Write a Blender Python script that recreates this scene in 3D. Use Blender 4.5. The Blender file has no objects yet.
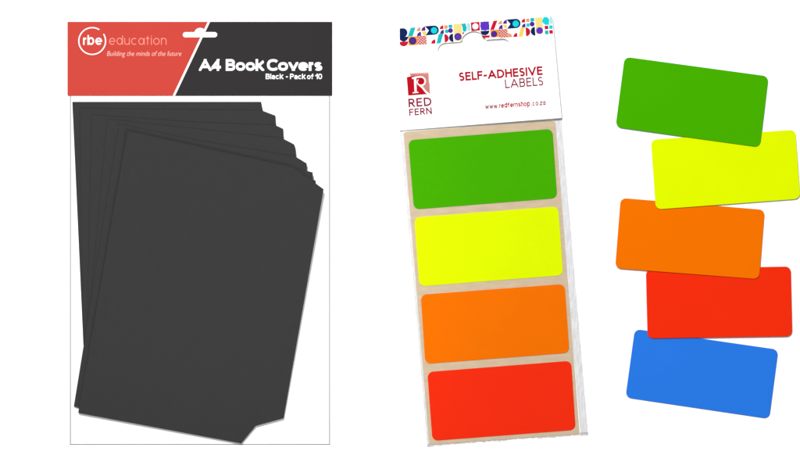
import bpy, bmesh, math, random
from mathutils import Vector, noise

random.seed(4)
S = bpy.context.scene
COL = S.collection
MM = 0.001
HB_ORG = (200.0, 59.0)           # where the two bags' header cards have their middle
LB_ORG = (480.0, 75.0)
CX, CY = 400.0, 234.5            # the middle of the table top, in millimetres from the far left corner


def W(x, y):
    """millimetres on the table (x right, y towards the viewer) to metres"""
    return ((x - CX) * MM, (CY - y) * MM)


def curl(x, y):
    """the white header card lifts towards its right edge, in mm"""
    return (x - 400) / 160 * 3.0


# ------------------------------------------------------------------ materials
LEVEL = 1.29                     # light level on the table: display value = base colour * LEVEL


def lin(c):
    c /= 255.0
    return c / 12.92 if c <= 0.04045 else ((c + 0.055) / 1.055) ** 2.4


def rgb(r, g, b, level=LEVEL):
    return tuple(min(0.95, max(0.0004, lin(v) / level - 0.002)) for v in (r, g, b)) + (1.0,)


def nodes_of(name):
    m = bpy.data.materials.new(name)
    m.use_nodes = True
    nt = m.node_tree
    return m, nt, nt.nodes['Principled BSDF']


def paper(name, c, rough=0.55, spec=0.15, mottle=0.03, scale=(90, 90, 90), bump=0.0, bump_scale=900):
    """printed paper: a base colour with a faint unevenness and an optional fibre bump"""
    m, nt, p = nodes_of(name)
    tc = nt.nodes.new('ShaderNodeTexCoord')
    mp = nt.nodes.new('ShaderNodeMapping')
    mp.inputs['Scale'].default_value = scale
    nt.links.new(tc.outputs['Object'], mp.inputs['Vector'])
    nz = nt.nodes.new('ShaderNodeTexNoise')
    nz.inputs['Scale'].default_value = 1.0
    nz.inputs['Detail'].default_value = 5
    nt.links.new(mp.outputs[0], nz.inputs['Vector'])
    mr = nt.nodes.new('ShaderNodeMapRange')
    mr.inputs['From Min'].default_value = 0.3
    mr.inputs['From Max'].default_value = 0.7
    mr.inputs['To Min'].default_value = 1 - mottle
    mr.inputs['To Max'].default_value = 1 + mottle
    nt.links.new(nz.outputs['Fac'], mr.inputs['Value'])
    mx = nt.nodes.new('ShaderNodeVectorMath')
    mx.operation = 'SCALE'
    mx.inputs[0].default_value = c[:3]
    nt.links.new(mr.outputs[0], mx.inputs['Scale'])
    nt.links.new(mx.outputs[0], p.inputs['Base Color'])
    p.inputs['Roughness'].default_value = rough
    p.inputs['Specular IOR Level'].default_value = spec
    if bump:
        n2 = nt.nodes.new('ShaderNodeTexNoise')
        n2.inputs['Scale'].default_value = bump_scale
        n2.inputs['Detail'].default_value = 3
        nt.links.new(tc.outputs['Object'], n2.inputs['Vector'])
        b = nt.nodes.new('ShaderNodeBump')
        b.inputs['Strength'].default_value = bump
        b.inputs['Distance'].default_value = 0.0002
        nt.links.new(n2.outputs['Fac'], b.inputs['Height'])
        nt.links.new(b.outputs[0], p.inputs['Normal'])
    return m


def clear_plastic(name, gloss=1.0, rough=0.12):
    m, nt, p = nodes_of(name)
    nt.nodes.remove(p)
    out = nt.nodes['Material Output']
    tr = nt.nodes.new('ShaderNodeBsdfTransparent')
    tr.inputs[0].default_value = (0.995, 0.995, 0.995, 1)
    gl = nt.nodes.new('ShaderNodeBsdfGlossy')
    gl.inputs['Roughness'].default_value = rough
    fr = nt.nodes.new('ShaderNodeLayerWeight')
    fr.inputs['Blend'].default_value = 0.5
    pw = nt.nodes.new('ShaderNodeMath')
    pw.operation = 'POWER'
    pw.inputs[1].default_value = 4
    nt.links.new(fr.outputs['Facing'], pw.inputs[0])
    mu = nt.nodes.new('ShaderNodeMath')
    mu.operation = 'MULTIPLY_ADD'
    mu.inputs[1].default_value = 0.5 * gloss
    mu.inputs[2].default_value = 0.007 * gloss
    nt.links.new(pw.outputs[0], mu.inputs[0])
    mx = nt.nodes.new('ShaderNodeMixShader')
    nt.links.new(mu.outputs[0], mx.inputs[0])
    nt.links.new(tr.outputs[0], mx.inputs[1])
    nt.links.new(gl.outputs[0], mx.inputs[2])
    nt.links.new(mx.outputs[0], out.inputs[0])
    return m


def milky_plastic(name, c, cover, streak=None):
    """cloudy polythene along a welded or cut edge; `streak` makes the cloudiness uneven"""
    m, nt, p = nodes_of(name)
    out = nt.nodes['Material Output']
    p.inputs['Base Color'].default_value = c
    p.inputs['Roughness'].default_value = 0.35
    tr = nt.nodes.new('ShaderNodeBsdfTransparent')
    mx = nt.nodes.new('ShaderNodeMixShader')
    mx.inputs[0].default_value = cover
    if streak:
        tc = nt.nodes.new('ShaderNodeTexCoord')
        mp = nt.nodes.new('ShaderNodeMapping')
        mp.inputs['Scale'].default_value = streak
        nz = nt.nodes.new('ShaderNodeTexNoise')
        nz.inputs['Scale'].default_value = 1
        nz.inputs['Detail'].default_value = 4
        mr = nt.nodes.new('ShaderNodeMapRange')
        mr.inputs['From Min'].default_value = 0.35
        mr.inputs['From Max'].default_value = 0.7
        mr.inputs['To Min'].default_value = cover * 0.75
        mr.inputs['To Max'].default_value = min(1, cover * 1.3)
        nt.links.new(tc.outputs['Object'], mp.inputs[0])
        nt.links.new(mp.outputs[0], nz.inputs['Vector'])
        nt.links.new(nz.outputs['Fac'], mr.inputs[0])
        nt.links.new(mr.outputs[0], mx.inputs[0])
    nt.links.new(tr.outputs[0], mx.inputs[1])
    nt.links.new(p.outputs[0], mx.inputs[2])
    nt.links.new(mx.outputs[0], out.inputs[0])
    return m


M = {}
M['table'] = paper('white_table', (0.95, 0.95, 0.95, 1), 0.6, 0.05, 0.002, (3, 3, 3))
M['card'] = paper('white_card', (0.93, 0.93, 0.93, 1), 0.5, 0.03, 0.004)
M['cover'] = paper('black_cover', rgb(59, 59, 59, 1.42), 0.6, 0.04, 0.035, (160, 160, 160), 0.12, 1500)
M['white_ink'] = paper('white_ink', rgb(252, 252, 252), 0.5, 0.03, 0.004)
M['pale_ink'] = paper('pale_pink_ink', rgb(250, 205, 195), 0.5, 0.03, 0.01)
M['pink_ink'] = paper('pink_ink', rgb(240, 150, 135), 0.5, 0.03, 0.01)
M['crimson'] = paper('crimson_ink', rgb(184, 10, 40, 1.34), 0.5, 0.03, 0.02)
M['claret'] = paper('claret_ink', rgb(146, 28, 60, 1.34), 0.5, 0.03, 0.02)
M['logo_red'] = paper('logo_red_ink', rgb(190, 8, 30, 1.34), 0.5, 0.03, 0.02)
M['film'] = clear_plastic('clear_film', 1.0, 0.08)
M['film_smooth'] = clear_plastic('clear_film_smooth', 0.8, 0.05)
M['seam'] = milky_plastic('grey_weld', (0.22, 0.22, 0.23, 1), 0.66)
M['edge'] = milky_plastic('cloudy_edge', (0.52, 0.52, 0.54, 1), 0.42, (700, 90, 1))
M['cut'] = milky_plastic('cut_edge', (0.36, 0.31, 0.30, 1), 0.42, (320, 320, 1))
for k, c in dict(green=(72, 176, 0), yellow=(230, 252, 0), orange=(249, 118, 0), red=(249, 50, 22), blue=(46, 125, 234)).items():
    M[k] = paper(k + '_label', rgb(*c), 0.5, 0.0, 0.012, (25, 25, 25))
INK = dict(navy=(14, 38, 92), teal=(28, 188, 196), cyan=(20, 214, 224), ltcyan=(176, 232, 236), red=(205, 22, 50), orange=(247, 160, 62),
           peach=(236, 160, 118), yellow=(252, 214, 96), lemon=(250, 226, 140), purple=(88, 40, 150), violet=(98, 52, 196),
           rose=(196, 60, 84), blush=(246, 196, 180), pinkhatch=(176, 36, 62), white=(253, 253, 253))
for k, c in INK.items():
    M['ink_' + k] = paper(k + '_print', rgb(*c, 1.34), 0.5, 0.03, 0.01)


def backing_material():
    m = paper('tan_backing', rgb(214, 192, 162), 0.6, 0.04, 0.07, (70, 260, 1), 0.15, 1200)
    return m


M['tan'] = backing_material()


def split_print():
    """header print: red field, white slanting rule, charcoal field, laid out on the card itself"""
    m, nt, p = nodes_of('red_and_charcoal_print')
    tc = nt.nodes.new('ShaderNodeTexCoord')
    sp = nt.nodes.new('ShaderNodeSeparateXYZ')
    nt.links.new(tc.outputs['Object'], sp.inputs[0])
    # the rule runs through (209, 22) and (174, 95.8) on the card; d = signed distance along x in metres
    k = (209.0 - 174.0) / (95.8 - 22.0)
    ox, oy = HB_ORG
    a = nt.nodes.new('ShaderNodeMath')
    a.operation = 'MULTIPLY_ADD'                   # -y * k  (y is up)
    a.inputs[1].default_value = -k
    a.inputs[2].default_value = 0
    nt.links.new(sp.outputs['Y'], a.inputs[0])
    b = nt.nodes.new('ShaderNodeMath')
    b.operation = 'ADD'
    nt.links.new(sp.outputs['X'], b.inputs[0])
    nt.links.new(a.outputs[0], b.inputs[1])
    # value of x - k*y on the rule
    x0 = (209.0 - ox) * MM
    y0 = (oy - 22.0) * MM
    d = nt.nodes.new('ShaderNodeMath')
    d.operation = 'SUBTRACT'
    d.inputs[1].default_value = x0 - k * y0
    nt.links.new(b.outputs[0], d.inputs[0])
    g1 = nt.nodes.new('ShaderNodeMath')
    g1.operation = 'GREATER_THAN'
    g1.inputs[1].default_value = -0.0012
    g2 = nt.nodes.new('ShaderNodeMath')
    g2.operation = 'GREATER_THAN'
    g2.inputs[1].default_value = 0.0012
    nt.links.new(d.outputs[0], g1.inputs[0])
    nt.links.new(d.outputs[0], g2.inputs[0])
    m1 = nt.nodes.new('ShaderNodeMix')
    m1.data_type = 'RGBA'
    m1.inputs[6].default_value = rgb(219, 75, 64, 1.58)
    m1.inputs[7].default_value = rgb(252, 252, 252)
    m2 = nt.nodes.new('ShaderNodeMix')
    m2.data_type = 'RGBA'
    m2.inputs[7].default_value = rgb(51, 49, 50, 1.44)
    nt.links.new(g1.outputs[0], m1.inputs[0])
    nt.links.new(m1.outputs[2], m2.inputs[6])
    nt.links.new(g2.outputs[0], m2.inputs[0])
    nt.links.new(m2.outputs[2], p.inputs['Base Color'])
    p.inputs['Roughness'].default_value = 0.5
    p.inputs['Specular IOR Level'].default_value = 0.04
    return m


# ------------------------------------------------------------------ mesh helpers
def link(name, me, mat, parent=None, loc=None):
    o = bpy.data.objects.new(name, me)
    COL.objects.link(o)
    if mat is not None and not me.materials:
        for mm in (mat if isinstance(mat, (list, tuple)) else [mat]):
            me.materials.append(mm)
    if parent:
        o.parent = parent
    elif loc:
        o.location = loc
    return o


def tag(o, label, cat=None, group=None):
    o['label'] = label
    if cat:
        o['category'] = cat
    if group:
        o['group'] = group


def thing(name, label, cat, org, group=None):
    o = bpy.data.objects.new(name, None)
    COL.objects.link(o)
    o.empty_display_size = 0.02
    x, y = W(*org)
    o.location = (x, y, 0)
    tag(o, label, cat, group)
    return o


def curve_mesh(splines, half_t, bevel=0.0):
    """closed outlines (metres, local) filled, with holes, and given a thickness; returns a mesh"""
    cu = bpy.data.curves.new('outline', 'CURVE')
    cu.dimensions = '2D'
    cu.fill_mode = 'BOTH'
    cu.extrude = max(0.0, half_t - bevel)
    if bevel:
        cu.bevel_depth = bevel
        cu.bevel_resolution = 2
        cu.offset = -bevel
    for pts in splines:
        sp = cu.splines.new('POLY')
        sp.points.add(len(pts) - 1)
        for q, (x, y) in zip(sp.points, pts):
            q.co = (x, y, 0, 1)
        sp.use_cyclic_u = True
    ob = bpy.data.objects.new('outline', cu)
    COL.objects.link(ob)
    dg = bpy.context.evaluated_depsgraph_get()
    dg.update()
    me = bpy.data.meshes.new_from_object(ob.evaluated_get(dg))
    bpy.data.objects.remove(ob)
    bpy.data.curves.remove(cu)
    me.materials.clear()
    return me


def sheet(outlines, org, z0, t, bevel=0.0, zfun=None, cuts=0):
    """a card or paper sheet: outlines in table millimetres, underside at z0, thickness t"""
    loc = [[((x - org[0]) * MM, (org[1] - y) * MM) for x, y in pts] for pts in outlines]
    me = curve_mesh(loc, t * MM / 2, bevel * MM)
    bm = bmesh.new()
    bm.from_mesh(me)
    bmesh.ops.remove_doubles(bm, verts=bm.verts, dist=1e-7)
    for v in bm.verts:
        v.co.z += (z0 + t / 2) * MM
        if zfun:
            v.co.z += zfun(v.co.x / MM + org[0], org[1] - v.co.y / MM) * MM
    bm.normal_update()
    bm.to_mesh(me)
    bm.free()
    return me


def rounded(corners, r, n=7):
    out = []
    L = len(corners)
    for i in range(L):
        p0, p, p1 = Vector(corners[i - 1]), Vector(corners[i]), Vector(corners[(i + 1) % L])
        a, b = (p0 - p).normalized(), (p1 - p).normalized()
        for k in range(n + 1):
            t = k / n
            q = (1 - t) ** 2 * (p + a * r) + 2 * t * (1 - t) * (p + (a + b) * r * 0.12) + t * t * (p + b * r)
            out.append((q.x, q.y))
    return out


def arc(cx, cy, r, a0, a1, n=20):
    """angles in degrees, counter-clockwise as one sees it (y of the table points down)"""
    return [(cx + r * math.cos(math.radians(a0 + (a1 - a0) * k / n)), cy - r * math.sin(math.radians(a0 + (a1 - a0) * k / n))) for k in range(n + 1)]


def rot(pts, c, deg):
    a = math.radians(deg)
    ca, sa = math.cos(a), math.sin(a)
    return [(c[0] + (x - c[0]) * ca + (y - c[1]) * sa, c[1] - (x - c[0]) * sa + (y - c[1]) * ca) for x, y in pts]


def hang_hole(cx, cy, half_w, half_h, bump_c, bump_r):
    """euro slot: a long rounded slot with a round bump on its far side"""
    top = cy - half_h
    dy = bump_c - top
    hx = math.sqrt(bump_r ** 2 - dy ** 2)
    a = math.degrees(math.atan2(dy, hx))
    return (arc(cx - half_w + half_h, cy, half_h, 270, 90, 14) + arc(cx, bump_c, bump_r, 180 - a, a, 26)
            + arc(cx + half_w - half_h, cy, half_h, 90, -90, 14))


def flat_polys(polys, org, z, rise=None):
    """ink: flat printed shapes [(points, material index)] a hair above the card"""
    bm = bmesh.new()
    for pts, mi, layer in polys:
        zz = (z + 0.012 * layer) * MM
        vs = [bm.verts.new(((x - org[0]) * MM, (org[1] - y) * MM, zz + (rise(x, y) * MM if rise else 0))) for x, y in pts]
        f = bm.faces.new(vs)
        f.material_index = mi
        f.normal_update()
        if f.normal.z < 0:
            f.normal_flip()
    bmesh.ops.triangulate(bm, faces=[f for f in bm.faces if len(f.verts) > 4])
    me = bpy.data.meshes.new('print')
    bm.to_mesh(me)
    bm.free()
    return me


def stroke(path, w0, w1=None):
    """a pen stroke along a path as one polygon"""
    w1 = w0 if w1 is None else w1
    n = len(path)
    L, R = [], []
    for i, p in enumerate(path):
        a, b = Vector(path[max(0, i - 1)]), Vector(path[min(n - 1, i + 1)])
        d = (b - a).normalized()
        w = (w0 + (w1 - w0) * i / (n - 1)) / 2
        L.append((p[0] - d.y * w, p[1] + d.x * w))
        R.append((p[0] + d.y * w, p[1] - d.x * w))
    return L + R[::-1]


_CAP = None


def text_raw(s, bold=0.0, shear=0.0, space=1.0):
    cu = bpy.data.curves.new('lettering', 'FONT')
    cu.body = s
    cu.size = 1.0
    cu.offset = bold
    cu.shear = shear
    cu.space_character = space
    cu.resolution_u = 6
    ob = bpy.data.objects.new('lettering', cu)
    COL.objects.link(ob)
    dg = bpy.context.evaluated_depsgraph_get()
    dg.update()
    me = bpy.data.meshes.new_from_object(ob.evaluated_get(dg))
    bpy.data.objects.remove(ob)
    bpy.data.curves.remove(cu)
    me.materials.clear()
    return me


def lettering(s, p0, p1, cap, org, z, bold=0.0, shear=0.0, space=1.0):
    """writing whose baseline runs from p0 to p1 (table mm) with the given capital height; returns a mesh"""
    global _CAP
    if _CAP is None:
        h = text_raw('H')
        _CAP = max(v.co.y for v in h.vertices)
    me = text_raw(s, bold, shear, space)
    xs = [v.co.x for v in me.vertices]
    x0, x1 = min(xs), max(xs)
    P0, P1 = Vector(p0), Vector(p1)
    d = (P1 - P0).normalized()
    u = Vector((d.y, -d.x))
    sx = (P1 - P0).length / (x1 - x0)
    sy = cap / (_CAP + 2 * bold)
    for v in me.vertices:
        q = P0 + d * ((v.co.x - x0) * sx) + u * ((v.co.y + bold) * sy)
        v.co = ((q.x - org[0]) * MM, (org[1] - q.y) * MM, z * MM)
    me.update()
    return me


# drawn alphabet: each glyph is a width and strokes on a 1 x 1 capital box; numbers in the lists are (x, y) corners,
# a tuple ('e', cx, cy, rx, ry, a0, a1) is an elliptical arc.  XH is the height of small letters.
XH = 0.74


def E(cx, cy, rx, ry, a0, a1):
    return ('e', cx, cy, rx, ry, a0, a1)


H_ = XH / 2
GLYPH = {
    'A': (0.92, [[(0, 0), (.5, 1)], [(.5, 1), (1, 0)], [(.2, .30), (.8, .30)]]),
    'B': (0.66, [[(0, 0), (0, 1)], [(0, 1), (.52, 1)], [(0, .53), (.55, .53)], [(0, 0), (.55, 0)], E(.50, .765, .44, .235, 90, -90), E(.53, .265, .47, .265, 90, -90)]),
    'C': (0.78, [E(.54, .5, .54, .5, 40, 320)]),
    'D': (0.78, [[(0, 0), (0, 1)], [(0, 1), (.35, 1)], [(0, 0), (.35, 0)], E(.35, .5, .65, .5, 90, -90)]),
    'E': (0.56, [[(0, 0), (0, 1)], [(0, 1), (1, 1)], [(0, .53), (.9, .53)], [(0, 0), (1, 0)]]),
    'F': (0.54, [[(0, 0), (0, 1)], [(0, 1), (1, 1)], [(0, .52), (.9, .52)]]),
    'H': (0.72, [[(0, 0), (0, 1)], [(1, 0), (1, 1)], [(0, .53), (1, .53)]]),
    'I': (0.0, [[(0, 0), (0, 1)]]),
    'L': (0.50, [[(0, 0), (0, 1)], [(0, 0), (1, 0)]]),
    'N': (0.76, [[(0, 0), (0, 1)], [(0, 1), (1, 0)], [(1, 0), (1, 1)]]),
    'P': (0.62, [[(0, 0), (0, 1)], [(0, 1), (.5, 1)], [(0, .46), (.5, .46)], E(.5, .73, .5, .27, 90, -90)]),
    'R': (0.62, [[(0, 0), (0, 1)], [(0, 1), (.5, 1)], [(0, .46), (.5, .46)], E(.5, .73, .48, .27, 90, -90), [(.45, .46), (1, 0)]]),
    'S': (0.56, [E(.5, .755, .46, .245, 28, 270), E(.5, .255, .5, .255, 90, -152)]),
    'V': (0.86, [[(0, 1), (.5, 0)], [(.5, 0), (1, 1)]]),
    '4': (0.66, [[(.74, 0), (.74, 1)], [(.74, 1), (0, .27)], [(0, .25), (1, .25)]]),
    '1': (0.30, [[(1, 0), (1, 1)], [(1, .98), (0, .72)]]),
    '0': (0.60, [E(.5, .5, .5, .5, 0, 360)]),
    '-': (0.30, [[(0, .40), (1, .40)]]),
    '.': (0.0, [[(0, 0), (0, .02)]]),
    'a': (0.62, [E(.46, H_, .46, H_, 0, 360), [(1, 0), (1, XH)]]),
    'A2': (0.52, [E(.48, .50, .48, .24, 160, 0), [(.96, .50), (.96, 0)], E(.42, .21, .42, .21, 60, 330), [(.45, .42), (.96, .42)]]),
    'b': (0.62, [E(.54, H_, .46, H_, 0, 360), [(0, 0), (0, 1)]]),
    'c': (0.58, [E(.54, H_, .54, H_, 48, 312)]),
    'd': (0.62, [E(.46, H_, .46, H_, 0, 360), [(1, 0), (1, 1)]]),
    'e': (0.62, [E(.5, H_, .5, H_, 0, 318), [(0, H_), (1, H_)]]),
    'f': (0.44, [[(.36, 0), (.36, .74)], E(.86, .74, .50, .26, 180, 80), [(0, .66), (.9, .66)]]),
    'h': (0.54, [[(0, 0), (0, 1)], E(.5, XH - .26, .5, .26, 180, 0), [(1, 0), (1, XH - .26)]]),
    'i': (0.0, [[(0, 0), (0, XH)], [(0, .94), (0, .98)]]),
    'k': (0.54, [[(0, 0), (0, 1)], [(0, .26), (.9, XH)], [(.36, .42), (1, 0)]]),
    'l': (0.0, [[(0, 0), (0, 1)]]),
    'n': (0.54, [[(0, 0), (0, XH)], E(.5, XH - .26, .5, .26, 180, 0), [(1, 0), (1, XH - .26)]]),
    'o': (0.64, [E(.5, H_, .5, H_, 0, 360)]),
    'p': (0.62, [E(.54, H_, .46, H_, 0, 360), [(0, -.28), (0, XH)]]),
    'r': (0.32, [[(0, 0), (0, XH)], E(1, XH - .30, 1, .30, 180, 90)]),
    's': (0.48, [E(.5, XH * .755, .46, XH * .245, 28, 270), E(.5, XH * .255, .5, XH * .255, 90, -152)]),
    't': (0.34, [[(.42, 0), (.42, .94)], [(0, .70), (1, .70)]]),
    'u': (0.54, [[(0, .26), (0, XH)], E(.5, .26, .5, .26, 180, 360), [(1, 0), (1, XH)]]),
    'v': (0.60, [[(0, XH), (.5, 0)], [(.5, 0), (1, XH)]]),
    'w': (0.92, [[(0, XH), (.26, 0)], [(.26, 0), (.5, XH)], [(.5, XH), (.74, 0)], [(.74, 0), (1, XH)]]),
    'z': (0.50, [[(0, XH), (1, XH)], [(1, XH), (0, 0)], [(0, 0), (1, 0)]]),
}


def clip(poly, y, keep_above):
    out = []
    for i, p in enumerate(poly):
        q = poly[(i + 1) % len(poly)]
        a, b = (p[1] - y) * keep_above, (q[1] - y) * keep_above
        if a >= 0:
            out.append(p)
        if (a > 0 > b) or (a < 0 < b):
            t = a / (a - b)
            out.append((p[0] + (q[0] - p[0]) * t, p[1] + (q[1] - p[1]) * t))
    return out


def drawn(s, p0, p1, cap, org, z, w, gap=0.16, two_storey=False, squeeze=1.0, square=2.0):
    """writing drawn with a pen of width w (share of the capital height), fitted between the two baseline points"""
    polys = []
    pen = 0.0
    for ch in s:
        if ch == ' ':
            pen += 0.30
            continue
        gw, strokes = GLYPH['A2' if ch == 'a' and two_storey else ch]
        small = ch in 'aceimnorsuvwxz'
        top = XH if small and ch not in 'i' else 1.0
        low = -0.28 if ch == 'p' else 0.0
        gw = gw * squeeze

        def fx(x):
            return pen + w / 2 + x * max(0, gw - (w if gw > w else 0) * 0.35)

        def fy(y):
            return low + w / 2 + (y - low) * (top - low - w) / (top - low)
        for st_ in strokes:
            if st_[0] == 'e':
                _, cx, cy, rx, ry, a0, a1 = st_
                n = max(8, int(abs(a1 - a0) / 11))
                path = []
                for k in range(n + 1):
                    a = math.radians(a0 + (a1 - a0) * k / n)
                    ca, sa = math.cos(a), math.sin(a)
                    ca = math.copysign(abs(ca) ** (2 / square), ca)
                    sa = math.copysign(abs(sa) ** (2 / square), sa)
                    path.append((fx(cx + rx * ca), fy(cy + ry * sa)))
                for k in range(n):
                    # one short quad per step, sharing its ends with its neighbours
                    def side(i):
                        a_, b_ = path[max(0, i - 1)], path[min(n, i + 1)]
                        if abs(a1 - a0) >= 360 and i in (0, n):
                            a_, b_ = path[n - 1], path[1]
                        d = Vector((b_[0] - a_[0], b_[1] - a_[1])).normalized()
                        return Vector((-d.y, d.x)) * (w / 2)
                    s0, s1 = side(k), side(k + 1)
                    a_, b_ = path[k], path[k + 1]
                    polys.append([(a_[0] + s0.x, a_[1] + s0.y), (b_[0] + s1.x, b_[1] + s1.y), (b_[0] - s1.x, b_[1] - s1.y), (a_[0] - s0.x, a_[1] - s0.y)])
                polys.append(None)
            else:
                a_ = Vector((fx(st_[0][0]), fy(st_[0][1])))
                b_ = Vector((fx(st_[1][0]), fy(st_[1][1])))
                d = (b_ - a_).normalized()
                diag = abs(d.x) > 0.05 and abs(d.y) > 0.05
                ext = w * (0.9 if diag else 0.5)
                a_, b_ = a_ - d * ext, b_ + d * ext
                nrm = Vector((-d.y, d.x)) * (w / 2)
                pl = [tuple(a_ + nrm), tuple(b_ + nrm), tuple(b_ - nrm), tuple(a_ - nrm)]
                pl = clip(clip(pl, low, 1), top, -1)
                if diag and ch not in '1':
                    # end the slanting stroke squarely under its corner
                    hw = w / 2 / max(0.35, abs(d.y))
                    e0, e1 = fx(st_[0][0]), fx(st_[1][0])
                    fl = [(y, x) for x, y in pl]
                    fl = clip(clip(fl, min(e0, e1) - hw, 1), max(e0, e1) + hw, -1)
                    pl = [(x, y) for y, x in fl]
                if ch in '4':
                    pl = [(min(x, fx(1) + w / 2), y) for x, y in pl]
                if len(pl) > 2:
                    polys.append(pl)
                polys.append(None)
        pen = fx(1) + w / 2 + gap if gw else pen + w + gap
        pen -= {'C': 0.11, 'r': 0.08, 'k': 0.05, 'v': 0.03, 'L': 0.04}.get(ch, 0)
    xs_ = [p[0] for pl in polys if pl for p in pl]
    x0, x1 = min(xs_), max(xs_)
    P0, P1 = Vector(p0), Vector(p1)
    d = (P1 - P0).normalized()
    u = Vector((d.y, -d.x))
    sx = (P1 - P0).length / (x1 - x0)
    out, layer = [], 0
    for pl in polys:
        if pl is None:
            layer = (layer + 1) % 12
            continue
        q = [P0 + d * ((x - x0) * sx) + u * (y * cap) for x, y in pl]
        out.append(([(v.x, v.y) for v in q], 0, layer * 0.25))
    return flat_polys(out, org, z, curl if org is LB_ORG else None)


def words(parts, y, cap, org, z, w, gap):
    """several drawn words on one level baseline, as one mesh: parts are (word, from x, to x)"""
    bm = bmesh.new()
    for word, xa, xb in parts:
        bm.from_mesh(drawn(word, (xa, y), (xb, y), cap, org, z, w, gap, True, 1.1, 2.35))
    me = bpy.data.meshes.new('words')
    bm.to_mesh(me)
    bm.free()
    return me


# ------------------------------------------------------------------ the setting
bm = bmesh.new()
bmesh.ops.create_grid(bm, x_segments=4, y_segments=4, size=4.0)
me = bpy.data.meshes.new('table_top')
bm.to_mesh(me)
bm.free()
o = link('table_surface', me, M['table'])
o['kind'] = 'structure'

# ------------------------------------------------------------------ bag of book covers
M['split'] = split_print()
bag = thing('header_bag', 'clear bag of black book covers under a red and charcoal header card', 'bag', HB_ORG)
H0, HT = 1.0, 0.6                                   # underside and thickness of the card, mm
outer = rounded([(67.6, 22.0), (332.2, 22.0), (332.2, 95.8), (67.6, 95.8)], 0.5, 3)
hole = hang_hole(200.0, 34.7, 17.3, 2.75, 33.4, 5.7)
card = link('header_card', sheet([outer, hole], HB_ORG, H0, HT, 0.08), M['split'], bag)
back_panel = sheet([rounded([(68.2, 22.6), (331.6, 22.6), (331.6, 95.0), (68.2, 95.0)], 0.5, 3), hole], HB_ORG, 0.05, 0.5)
link('back_panel', back_panel, M['card'], bag)
ZT = H0 + HT + 0.03
link('title_lettering', words([('A4', 199.0, 221.0), ('Book', 225.8, 264.3), ('Covers', 267.0, 322.3)], 71.0, 11.8, HB_ORG, ZT, 0.235, 0.05), M['white_ink'], card)
link('subtitle_lettering', words([('Black', 265.7, 283.5), ('-', 285.9, 288.0), ('Pack', 290.0, 305.7), ('of', 307.0, 313.6), ('10', 315.0, 322.2)], 79.3, 5.5, HB_ORG, ZT, 0.21, 0.07), M['white_ink'], card)
ring = arc(92.3, 41.2, 14.0, 58, 392, 70) + arc(92.3, 41.2, 12.75, 392, 58, 70)
ringo = link('logo_ring', flat_polys([(ring, 0, 0)], HB_ORG, ZT), M['white_ink'], card)
link('logo_lettering', drawn('rbe', (83.2, 45.1), (102.2, 45.1), 9.9, HB_ORG, ZT, 0.165, 0.12), M['white_ink'], card)
link('name_lettering', drawn('education', (109.2, 45.0), (166.6, 45.0), 9.4, HB_ORG, ZT, 0.09, 0.15), M['pink_ink'], card)
link('slogan_lettering', lettering('Building the minds of the future', (107.0, 56.0), (181.5, 56.0), 4.7, HB_ORG, ZT, -0.008, 0.25), M['pale_ink'], card)

# the covers, back one first: outlines measured on the table
T, PITCH = 0.5, 1.8                                             # a folded cover, mm
covers = [
    ([(72.3, 101.9), (261.2, 101.9), (263.0, 111.0), (285, 360), (96, 380), (83.4, 345)],
     'backmost black book cover, its straight top edge just below the header card'),
    ([(80.4, 108.9), (262.5, 110.8), (275.5, 115.8), (276.2, 126), (280, 385), (92, 388), (83.8, 345)],
     'second black book cover from the back of the fan, almost upright'),
    ([(92.3, 115.4), (200, 123.0), (276.0, 125.6), (283.4, 129.0), (283.7, 139), (274, 395), (86, 385)],
     'third black book cover from the back of the fan, barely tilted'),
    ([(107.8, 119.6), (283.4, 138.9), (294.4, 144.6), (295.8, 149), (296.2, 157.5), (278, 402), (84.8, 372)],
     'fourth black book cover from the back of the fan, slightly tilted'),
    ([(119.8, 124.6), (200, 141.2), (296.0, 157.0), (307.0, 163.6), (306.8, 172), (277, 410), (90, 409.3), (74.0, 406.4)],
     'fifth black book cover from the back, its lower left corner poking out farthest left'),
    ([(126.9, 129.4), (306.4, 170.9), (313.0, 172.5), (313.0, 179), (279, 412), (84.0, 401)],
     'black book cover third from the front of the fan'),
    ([(130.0, 134.0), (300, 171.4), (316.0, 181.0), (316.0, 184.5), (280, 414), (82, 408)],
     'black book cover directly behind the front one, its tip poking out at right'),
    ([(128.6, 131.5), (293.5, 167.8), (323.9, 189.3), (283.8, 418.0), (256.0, 425.6), (241.4, 443.2), (78.5, 412.7)],
     'frontmost black book cover, whole face showing, with notched lower right corner'),
]
for i, (pts, lab) in enumerate(covers):
    cx = sum(p[0] for p in pts) / len(pts)
    cy = sum(p[1] for p in pts) / len(pts)

    def fan(x, y, i=i):
        return i * (PITCH - (PITCH - T - 0.03) * (y - 100) / 330)
    me = sheet([rounded(pts, 0.5, 2)], (cx, cy), 0.12, T, 0.06, fan)
    x, y = W(cx, cy)
    o = link('book_cover', me, M['cover'], None, (x, y, 0))
    tag(o, lab, 'book cover', 'black book covers fanned out in the bag')
ZTOP = 0.3 + len(covers) * PITCH

# clear pouch: a film with upright sides, low at the header and full over the covers
X0, X1, Y0, Y1 = 70.4, 329.6, 95.0, 444.3


def film_z(x, y):
    e = min(x - X0, X1 - x, Y1 - y)
    top = min(ZTOP + 0.4 - (y - 100) / 330 * 9.6, 1.75 + max(0, y - 96.2) * 4.0)
    if y < 96.2:
        top = 0.85
    w = noise.noise((x * 0.02, y * 0.02, 1.7)) * 0.16 + noise.noise((x * 0.07, y * 0.05, 4.7)) * 0.05
    top += max(0, w) * min(1, max(0, (y - 102) / 30))
    return 0.15 + (top - 0.15) * min(1, max(0, e) / 0.7)


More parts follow.
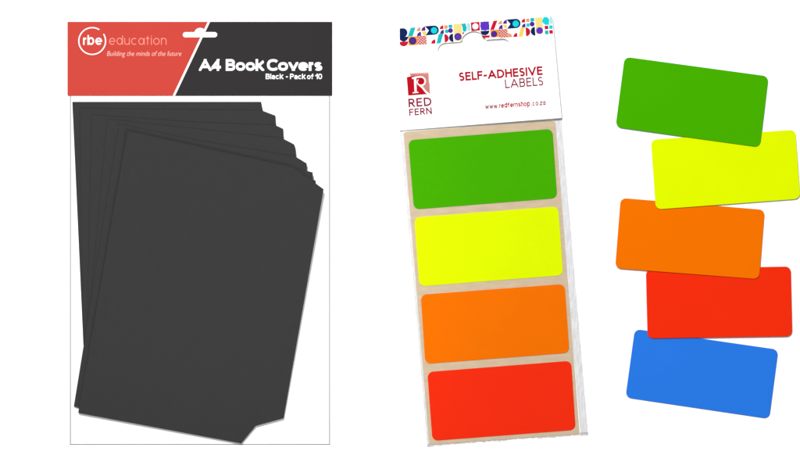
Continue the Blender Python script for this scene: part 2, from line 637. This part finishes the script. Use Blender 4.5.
def grid_mesh(xs, ys, pos):
    bm = bmesh.new()
    rows = [[bm.verts.new(pos(x, y)) for x in xs] for y in ys]
    for j in range(len(ys) - 1):
        for i in range(len(xs) - 1):
            f = bm.faces.new((rows[j + 1][i], rows[j + 1][i + 1], rows[j][i + 1], rows[j][i]))
            f.smooth = True
    me = bpy.data.meshes.new('film')
    bm.to_mesh(me)
    bm.free()
    return me


def spread(a, b, n):
    return [a + (b - a) * k / n for k in range(n + 1)]


xs = [X0, X0 + 0.35, X0 + 0.7] + spread(X0 + 1.5, X1 - 1.5, 80) + [X1 - 0.7, X1 - 0.35, X1]
ys = [95.0, 96.1, 96.4, 97, 98, 99, 100, 100.5, 101, 101.5] + spread(102.5, Y1 - 1.5, 100) + [Y1 - 0.7, Y1 - 0.35, Y1]
link('clear_film', grid_mesh(xs, ys, lambda x, y: ((x - HB_ORG[0]) * MM, (HB_ORG[1] - y) * MM, film_z(x, y) * MM)), M['film_smooth'], bag)
seam = [(X0 - 0.5, 95.2), (X0 + 0.45, 95.2), (X0 + 0.45, Y1 - 0.45), (X1 - 0.45, Y1 - 0.45), (X1 - 0.45, 95.2), (X1 + 0.5, 95.2), (X1 + 0.5, Y1 + 0.5), (X0 - 0.5, Y1 + 0.5)]
link('weld_seam', sheet([seam], HB_ORG, 0.05, 0.08), M['seam'], bag)

# ------------------------------------------------------------------ bag of coloured labels
TILT = 4.35
lbag = thing('header_bag', 'clear bag of four bright labels under a white patterned header card', 'bag', LB_ORG)
G0, GT = 2.4, 0.55

outer = rounded([(399.6, 28.7), (552.1, 16.9), (561.4, 118.1), (399.2, 130.7)], 0.6, 3)
hole = rot(hang_hole(473.6, 48.6, 36.2, 7.6, 44.8, 13.3), (473.6, 44.8), TILT)
lcard = link('header_card', sheet([outer, hole], LB_ORG, G0, GT, 0.06, curl), M['card'], lbag)
backp = rounded([(400.2, 29.8), (551.2, 18.0), (560.4, 117.0), (400.0, 129.6)], 0.6, 3)
link('back_panel', sheet([backp, rot(hang_hole(473.6, 48.6, 36.4, 7.8, 44.8, 13.5), (473.6, 44.8), TILT)], LB_ORG, 0.05, 0.5), M['card'], lbag)
ZL = G0 + GT + 0.02

KEYS = list(INK)
shapes = []


def add(pts, ink, layer=0):
    c = sum((Vector(p) for p in pts), Vector((0, 0))) / len(pts)
    k = 1.0 if ink == 'rose' else 1.07
    pts = [tuple(c + (Vector(p) - c) * k) for p in pts]
    shapes.append((pts, KEYS.index(ink), layer))


def rect(x0, y0, x1, y1, ink, layer=0, tilt=TILT):
    add(rot([(x0, y0), (x1, y0), (x1, y1), (x0, y1)], ((x0 + x1) / 2, (y0 + y1) / 2), tilt), ink, layer)


def disc(x, y, r, ink, layer=1):
    add(arc(x, y, r, 0, 345, 23), ink, layer)


def slant(xt0, xt1, yt, xb0, xb1, yb, ink, layer=0):
    add([(xt0, yt), (xt1, yt - 0.3), (xb1, yb - 0.3), (xb0, yb)], ink, layer)


def bowl(x, y, r, ink):
    add(rot(arc(x, y, r, 180, 360, 16), (x, y), TILT), ink)


def dee(x, y, r, side, ink):
    add(rot(arc(x, y, r, -90, 90, 16) if side > 0 else arc(x, y, r, 90, 270, 16), (x, y), TILT), ink)


def quarter(x0, y0, x1, y1, corner, ink, layer=0):
    """a quarter disc filling the box, its square corner at tl / tr / bl / br"""
    r = (abs(x1 - x0) + abs(y1 - y0)) / 2
    c = {'tl': (x0, y0), 'tr': (x1, y0), 'bl': (x0, y1), 'br': (x1, y1)}[corner]
    a = {'tl': 270, 'tr': 180, 'bl': 0, 'br': 90}[corner]
    add(rot([c] + arc(c[0], c[1], r, a, a + 90, 8), ((x0 + x1) / 2, (y0 + y1) / 2), TILT), ink, layer)


def check(x0, y0, x1, y1):
    rect(x0, y0, x1, y1, 'blush')
    n = 6
    w, h = (x1 - x0) / n, (y1 - y0) / n
    c = ((x0 + x1) / 2, (y0 + y1) / 2)
    for j in range(n):
        for i in range(n):
            if (i + j) % 2 == 0:
                add(rot([(x0 + i * w, y0 + j * h), (x0 + (i + 1) * w, y0 + j * h), (x0 + (i + 1) * w, y0 + (j + 1) * h), (x0 + i * w, y0 + (j + 1) * h)], c, TILT), 'rose', 1)


def arrow(x0, x1, y0, y1):
    r = (y1 - y0) / 2
    cy = (y0 + y1) / 2
    add(rot([(x0, y0)] + arc(x1 - r, cy, r, 90, -90, 14) + [(x0, y1), (x0 + 3.4, cy)], ((x0 + x1) / 2, cy), TILT), 'navy')
    disc(x1 - r - 0.2, cy + 0.1, 3.0, 'cyan')


# left run
add([(400.0, 29.0), (403.0, 28.7)] + arc(403.0, 33.0, 4.3, 85, -85, 12) + [(400.0, 37.2)], 'navy')
add([(400.0, 37.4), (407.9, 37.0)] + arc(403.6, 37.4, 4.3, -10, -150, 12) + [(400.0, 39.8)], 'navy')
add([(400.0, 42.2), (408.0, 41.8)] + arc(403.7, 42.2, 4.3, -8, -150, 12) + [(400.0, 44.6)], 'red')
slant(410.8, 415.4, 28.2, 408.0, 412.6, 36.6, 'teal')
quarter(416.6, 27.6, 420.4, 31.4, 'br', 'peach')
quarter(421.2, 27.2, 425.2, 31.0, 'br', 'purple')
quarter(416.9, 32.2, 420.9, 36.2, 'br', 'purple')
quarter(422.0, 31.8, 426.0, 35.8, 'tr', 'yellow')
arrow(425.8, 438.6, 26.2, 34.9)
rect(408.6, 37.0, 417.2, 45.3, 'orange')
disc(412.7, 41.1, 3.5, 'navy')
disc(412.7, 41.1, 2.6, 'purple', 2)
check(417.6, 36.3, 426.3, 44.7)
quarter(431.2, 39.8, 435.2, 43.8, 'br', 'red')
slant(438.6, 443.2, 34.6, 436.6, 440.6, 43.6, 'teal')
quarter(439.6, 25.7, 443.2, 29.3, 'br', 'red')
quarter(440.0, 30.2, 443.7, 33.9, 'br', 'purple')
rect(444.2, 25.6, 447.6, 29.0, 'peach')
rect(448.6, 25.0, 452.2, 28.2, 'teal')
disc(446.7, 31.6, 1.9, 'teal')
disc(450.5, 30.9, 2.3, 'purple')
rect(453.8, 24.4, 461.4, 33.0, 'lemon')
rect(454.2, 33.0, 461.6, 40.9, 'lemon', 1)
disc(457.9, 37.0, 3.4, 'navy', 2)
disc(457.9, 37.0, 2.7, 'violet', 3)
dee(444.6, 38.6, 4.0, 1, 'red')
dee(453.0, 38.1, 4.0, -1, 'navy')
add(rot([(461.6, 24.2)] + arc(462.5, 28.2, 4.2, 60, -60, 10) + [(464, 32)], (464, 28), TILT), 'teal')
slant(461.8, 465.6, 24.2, 463.0, 466.2, 31.8, 'teal', 1)
rect(467.2, 23.6, 470.2, 31.0, 'ltcyan')
quarter(462.4, 32.6, 464.4, 34.6, 'tl', 'red', 2)
rect(471.2, 22.7, 479.4, 30.9, 'red')
disc(475.3, 26.7, 2.9, 'white', 1)
# right run
rect(480.8, 22.2, 488.8, 30.2, 'violet')
disc(484.7, 26.3, 4.3, 'violet', 1)
bowl(484.8, 31.3, 4.2, 'navy')
slant(481.4, 489.6, 36.0, 483.0, 489.2, 38.2, 'red')
slant(493.4, 497.2, 21.4, 490.2, 494.0, 29.9, 'red')
quarter(498.2, 21.0, 501.8, 24.6, 'br', 'peach')
quarter(502.9, 20.4, 506.6, 24.1, 'br', 'purple')
quarter(498.6, 25.4, 502.4, 29.2, 'br', 'purple')
quarter(503.0, 25.2, 506.6, 28.8, 'tr', 'yellow')
arrow(507.2, 520.2, 19.6, 28.4)
rect(490.6, 30.2, 499.0, 37.4, 'orange')
disc(494.0, 34.4, 3.0, 'purple')
check(499.2, 29.6, 507.4, 37.8)
quarter(508.0, 33.4, 512.0, 37.4, 'bl', 'peach')
quarter(513.2, 33.4, 517.0, 37.2, 'br', 'red')
slant(520.8, 524.6, 28.4, 518.4, 522.2, 37.0, 'yellow')
quarter(521.2, 19.2, 524.8, 22.8, 'br', 'red')
quarter(521.6, 24.0, 525.2, 27.6, 'br', 'purple')
rect(526.0, 19.0, 529.2, 22.4, 'peach')
rect(530.2, 18.4, 534.0, 21.8, 'teal')
rect(526.2, 23.8, 529.4, 27.2, 'cyan')
disc(532.0, 24.5, 2.3, 'purple')
rect(535.4, 18.0, 542.0, 26.0, 'lemon')
rect(535.8, 26.0, 542.6, 34.0, 'lemon', 1)
disc(539.4, 31.0, 3.2, 'violet', 2)
slant(543.2, 547.0, 17.8, 545.0, 549.0, 25.2, 'cyan')
disc(545.6, 21.2, 3.4, 'cyan', 1)
rect(549.6, 17.2, 552.0, 24.2, 'ltcyan')
rect(544.6, 26.2, 548.0, 29.6, 'red')
rect(549.0, 25.8, 552.4, 29.2, 'cyan')
rect(544.8, 31.0, 548.2, 34.6, 'teal')
rect(549.2, 30.6, 552.6, 34.0, 'red')
dee(525.8, 32.3, 4.2, 1, 'red')
dee(534.8, 31.6, 4.2, -1, 'navy')
me = flat_polys(shapes, LB_ORG, ZL, curl)
for k in KEYS:
    me.materials.append(M['ink_' + k])
link('geometric_border', me, None, lcard)

# emblem: a red book block, hatched page and a white letter R
hat = [(410.0, 73.4), (428.5, 72.2), (430.4, 95.0), (425.8, 94.4), (411.5, 95.2)]
pol = [(hat, 1)]


def in_hat(x, y):
    return 410.0 + (y - 73.4) * 0.08 <= x <= 428.4 + (y - 72.2) * 0.085 and y >= 73.5 - (x - 410) * 0.065 and y <= 94.8


st = 1.15
for j in range(20):
    for i in range(18):
        x, y = 410.2 + i * st * 0.93, 73.9 + j * st * 0.93
        if (i + j) % 2 == 0 and in_hat(x, y) and in_hat(x + 1, y + 1):
            pol.append((rot([(x, y), (x + st, y), (x + st, y + st), (x, y + st)], (x, y), TILT), 0))
pol.append(([(406.7, 77.4), (412.4, 76.2), (421.5, 75.8), (425.4, 79.6), (424.0, 84.6), (420.6, 87.0), (426.8, 94.4), (408.2, 95.8)], 2))
pol.append((stroke([(412.0, 78.6), (415.4, 77.5), (420.4, 77.0)] + arc(420.8, 81.4, 4.4, 80, -100, 12), 1.7, 1.5), 3))
pol.append((stroke(arc(420.4, 82.2, 3.2, -80, -230, 10), 1.5, 0.9), 3))
pol.append((stroke([(415.0, 77.6), (415.6, 92.0)], 2.5, 2.3), 3))
pol.append((stroke([(412.6, 93.0), (418.4, 92.5)], 1.1), 3))
pol.append((stroke([(419.6, 85.4), (422.6, 87.8), (425.6, 91.8), (430.6, 95.8)], 1.8, 2.0), 3))
me = flat_polys([(p, mi, {1: 0, 0: 1, 2: 2, 3: 3 + 0.2 * (k - len(pol))}[mi] + (1 if mi == 3 else 0)) for k, (p, mi) in enumerate(pol)], LB_ORG, ZL, curl)
for mm in (M['ink_pinkhatch'], M['ink_blush'], M['logo_red'], M['ink_white']):
    me.materials.append(mm)
link('emblem', me, None, lcard)
link('emblem_lettering', drawn('RED', (408.7, 107.6), (431.8, 105.9), 8.7, LB_ORG, ZL, 0.19, 0.18), M['claret'], lcard)
link('emblem_lettering', drawn('FERN', (409.4, 116.0), (432.2, 114.2), 6.9, LB_ORG, ZL, 0.19, 0.18), M['claret'], lcard)
link('title_lettering', drawn('SELF-ADHESIVE', (459.3, 81.5), (542.6, 75.2), 8.8, LB_ORG, ZL, 0.22, 0.10), M['crimson'], lcard)
link('title_lettering', drawn('LABELS', (505.2, 88.6), (543.2, 85.7), 8.9, LB_ORG, ZL, 0.15, 0.15), M['claret'], lcard)


def along(t):
    return (485.2 + 60.2 * t, 109.4 - 4.2 * t)


link('web_lettering', drawn('www.', along(0), along(0.222), 5.2, LB_ORG, ZL, 0.19, 0.11), M['claret'], lcard)
link('web_lettering', drawn('redfernshop', along(0.235), along(0.745), 5.5, LB_ORG, ZL, 0.20, 0.09), M['crimson'], lcard)
link('web_lettering', drawn('.co.za', along(0.765), along(1), 5.2, LB_ORG, ZL, 0.19, 0.12), M['claret'], lcard)

# the sheet of labels inside
SB = 0.20
bx, by = 491.5, 284.0
sheet_t = thing('label_sheet', 'tan backing sheet in the clear bag carrying green, yellow, orange and red labels', 'label sheet', (bx, by))
edge = []
q = [(403.9, 134.9), (555.4, 123.1), (579.6, 433.8), (429.2, 444.6)]
link('backing_paper', sheet([rounded([(403.5, 132.0), (555.1, 120.4), q[2], q[3]], 3.0, 5)], (bx, by), SB, 0.35, 0.05), M['tan'], sheet_t)
for key, corners in (('green', [(408.2, 140.2), (552.4, 128.9), (557.3, 198.2), (413.9, 209.6)]),
                     ('yellow', [(414.2, 217.4), (558.2, 206.3), (563.2, 275.3), (419.4, 286.4)]),
                     ('orange', [(420.7, 294.7), (564.6, 283.9), (569.5, 352.8), (425.3, 363.9)]),
                     ('red', [(427.3, 371.9), (571.2, 360.6), (575.7, 429.8), (432.4, 440.8)])):
    r = link('sticker', sheet([rounded(corners, 5.5)], (bx, by), SB + 0.36, 0.50, 0.22), M[key], sheet_t)
    tag(r, key + ' label stuck on the tan backing sheet')

# the clear bag round it: bilinear patch, crinkled along its sides
A, B, C, D = (399.8, 131.5), (561.4, 118.5), (588.3, 435.4), (427.4, 447.2)


def patch(u, v):
    x = (1 - v) * ((1 - u) * A[0] + u * B[0]) + v * ((1 - u) * D[0] + u * C[0])
    y = (1 - v) * ((1 - u) * A[1] + u * B[1]) + v * ((1 - u) * D[1] + u * C[1])
    return x, y


def lfilm(u, v):
    x, y = patch(u, v)
    e = min(u, 1 - u) * 160
    z = 1.45 + noise.noise((x * 0.03, y * 0.03, 7)) * 0.10
    z = 0.35 + (z - 0.35) * min(1, e / 1.4) * min(1, (1 - v) * 320 / 1.0)
    if e < 6 and v > 0.01:
        z += (noise.noise((x * 0.8, y * 0.12, 3)) * 0.12) * (1 - e / 6) * (1 if e > 0.5 else 0.2)
    return ((x - LB_ORG[0]) * MM, (LB_ORG[1] - y) * MM, z * MM)


us = [0, 0.003, 0.009] + spread(0.015, 0.045, 6) + spread(0.06, 0.94, 40) + spread(0.95, 0.985, 8) + [0.991, 0.997, 1]
vs = [-0.035] + spread(0.0, 0.99, 110) + [0.9955, 1]
link('clear_film', grid_mesh(us, vs, lfilm), M['film'], lbag)


def strip(name, left, right, mat, z, wob):
    """a ragged, crinkled ribbon between two edges given as lists of table points"""
    n = len(left)
    bm = bmesh.new()
    rows = []
    for i in range(n):
        row = []
        for k in range(5):
            t = k / 4
            x = left[i][0] * (1 - t) + right[i][0] * t
            y = left[i][1] * (1 - t) + right[i][1] * t
            zz = z + wob * noise.noise((x * 1.3, y * 0.35, 9))
            row.append(bm.verts.new(((x - LB_ORG[0]) * MM, (LB_ORG[1] - y) * MM, max(0.05, zz) * MM)))
        rows.append(row)
    for i in range(n - 1):
        for k in range(4):
            f = bm.faces.new((rows[i][k], rows[i + 1][k], rows[i + 1][k + 1], rows[i][k + 1]))
            f.smooth = True
    bmesh.ops.recalc_face_normals(bm, faces=bm.faces)
    me = bpy.data.meshes.new('ribbon')
    bm.to_mesh(me)
    bm.free()
    return link(name, me, mat, lbag)


def rag(i, s, a):
    return noise.noise((i * 0.9, s, 0.3)) * a


N = 150
Lf = [patch(0, k / N) for k in range(N + 1)]
Li = [patch(0.027, k / N) for k in range(N + 1)]
Ro = [patch(1, k / N) for k in range(N + 1)]
Ri = [patch(0.952, k / N) for k in range(N + 1)]
strip('side_seam', [(x + rag(i, 1, 0.5), y) for i, (x, y) in enumerate(Lf)], Li, M['edge'], 0.25, 0.15)
strip('side_seam', Ri, [(x + rag(i, 5, 0.4), y) for i, (x, y) in enumerate(Ro)], M['edge'], 0.25, 0.15)
Bt = [patch(k / N, 0.989) for k in range(N + 1)]
Bb = [patch(k / N, 1.0) for k in range(N + 1)]
strip('cut_edge', Bt, [(x, y - 1.0 + rag(i, 8, 1.2) + rag(i * 0.21, 3, 1.0)) for i, (x, y) in enumerate(Bb)], M['cut'], 0.12, 0.05)

# ------------------------------------------------------------------ the loose labels, laid like shingles
LT = 1.25
loose = [
    ('blue', [(634.8, 328.9), (778.3, 349.6), (769.2, 418.7), (625.4, 397.4)], 'loose blue label at the bottom of the column, tucked under the red one'),
    ('red', [(645.8, 269.4), (790.8, 266.4), (791.9, 336.2), (647.4, 338.4)], 'loose red label between the orange and blue ones in the column'),
    ('orange', [(620.6, 197.9), (764.8, 209.9), (758.9, 279.2), (615.0, 268.2)], 'loose orange label lying between the yellow and red ones in the column'),
    ('yellow', [(650.8, 139.8), (795.4, 129.7), (800.0, 198.8), (655.6, 209.6)], 'loose yellow label reaching farthest right, tucked under the green one'),
    ('green', [(624.6, 56.9), (768.6, 76.5), (759.6, 147.4), (615.4, 127.2)], 'loose green label topmost in the column, overlapping the yellow one'),
]
for i, (key, cs, lab) in enumerate(loose):
    cx = sum(p[0] for p in cs) / 4
    cy = sum(p[1] for p in cs) / 4
    tl, tr, br, bl = [Vector(c) for c in cs]
    down = ((bl + br) - (tl + tr)) / 2
    mid = (tl + tr) / 2
    lift = 0.0 if i == 0 else LT * 1.35

    def zf(x, y, mid=mid, down=down, lift=lift):
        return lift * max(0.0, (Vector((x, y)) - mid).dot(down) / down.length_squared)
    me = sheet([rounded(cs, 5.5)], (cx, cy), 0.06, LT, 0.32, zf)
    x, y = W(cx, cy)
    o = link('sticker', me, M[key], None, (x, y, 0))
    tag(o, lab, 'label', 'loose coloured labels in a column')

# ------------------------------------------------------------------ light and camera
w = bpy.data.worlds.new('World')
S.world = w
w.use_nodes = True
bg = w.node_tree.nodes['Background']
bg.inputs[0].default_value = (1, 1, 1, 1)
bg.inputs[1].default_value = 0.30

la = bpy.data.lights.new('studio_lamp', 'AREA')
la.shape = 'DISK'
la.size = 0.6
la.energy = 78
la.color = (1.0, 1.0, 1.0)
lo = bpy.data.objects.new('studio_lamp', la)
COL.objects.link(lo)
lo.location = (-0.38, 1.0, 2.4)
lo.rotation_euler = (Vector((0.15, -0.3, 0)) - lo.location).to_track_quat('-Z', 'Y').to_euler()

# a second, narrow lamp for the dark pack, low and from the near right: it draws the steps of the fan
lb = bpy.data.lights.new('spot_lamp', 'SPOT')
lb.energy = 46
lb.spot_size = math.radians(19)
lb.spot_blend = 0.7
lb.shadow_soft_size = 0.10
ls = bpy.data.objects.new('spot_lamp', lb)
COL.objects.link(ls)
ls.location = (0.42, -0.95, 1.5)
ls.rotation_euler = (Vector((-0.235, 0.02, 0)) - ls.location).to_track_quat('-Z', 'Y').to_euler()

cam = bpy.data.cameras.new('Camera')
co = bpy.data.objects.new('Camera', cam)
COL.objects.link(co)
co.location = (0, 0, 4.0)
cam.sensor_width = 36
cam.lens = 36 * 4.0 / 0.8
cam.clip_end = 50
cam.clip_start = 0.05
S.camera = co

S.view_settings.view_transform = 'Standard'
S.view_settings.look = 'None'
S.view_settings.exposure = 0
S.view_settings.gamma = 1
S.cycles.max_bounces = 8
S.cycles.transparent_max_bounces = 12
S.render.film_transparent = False
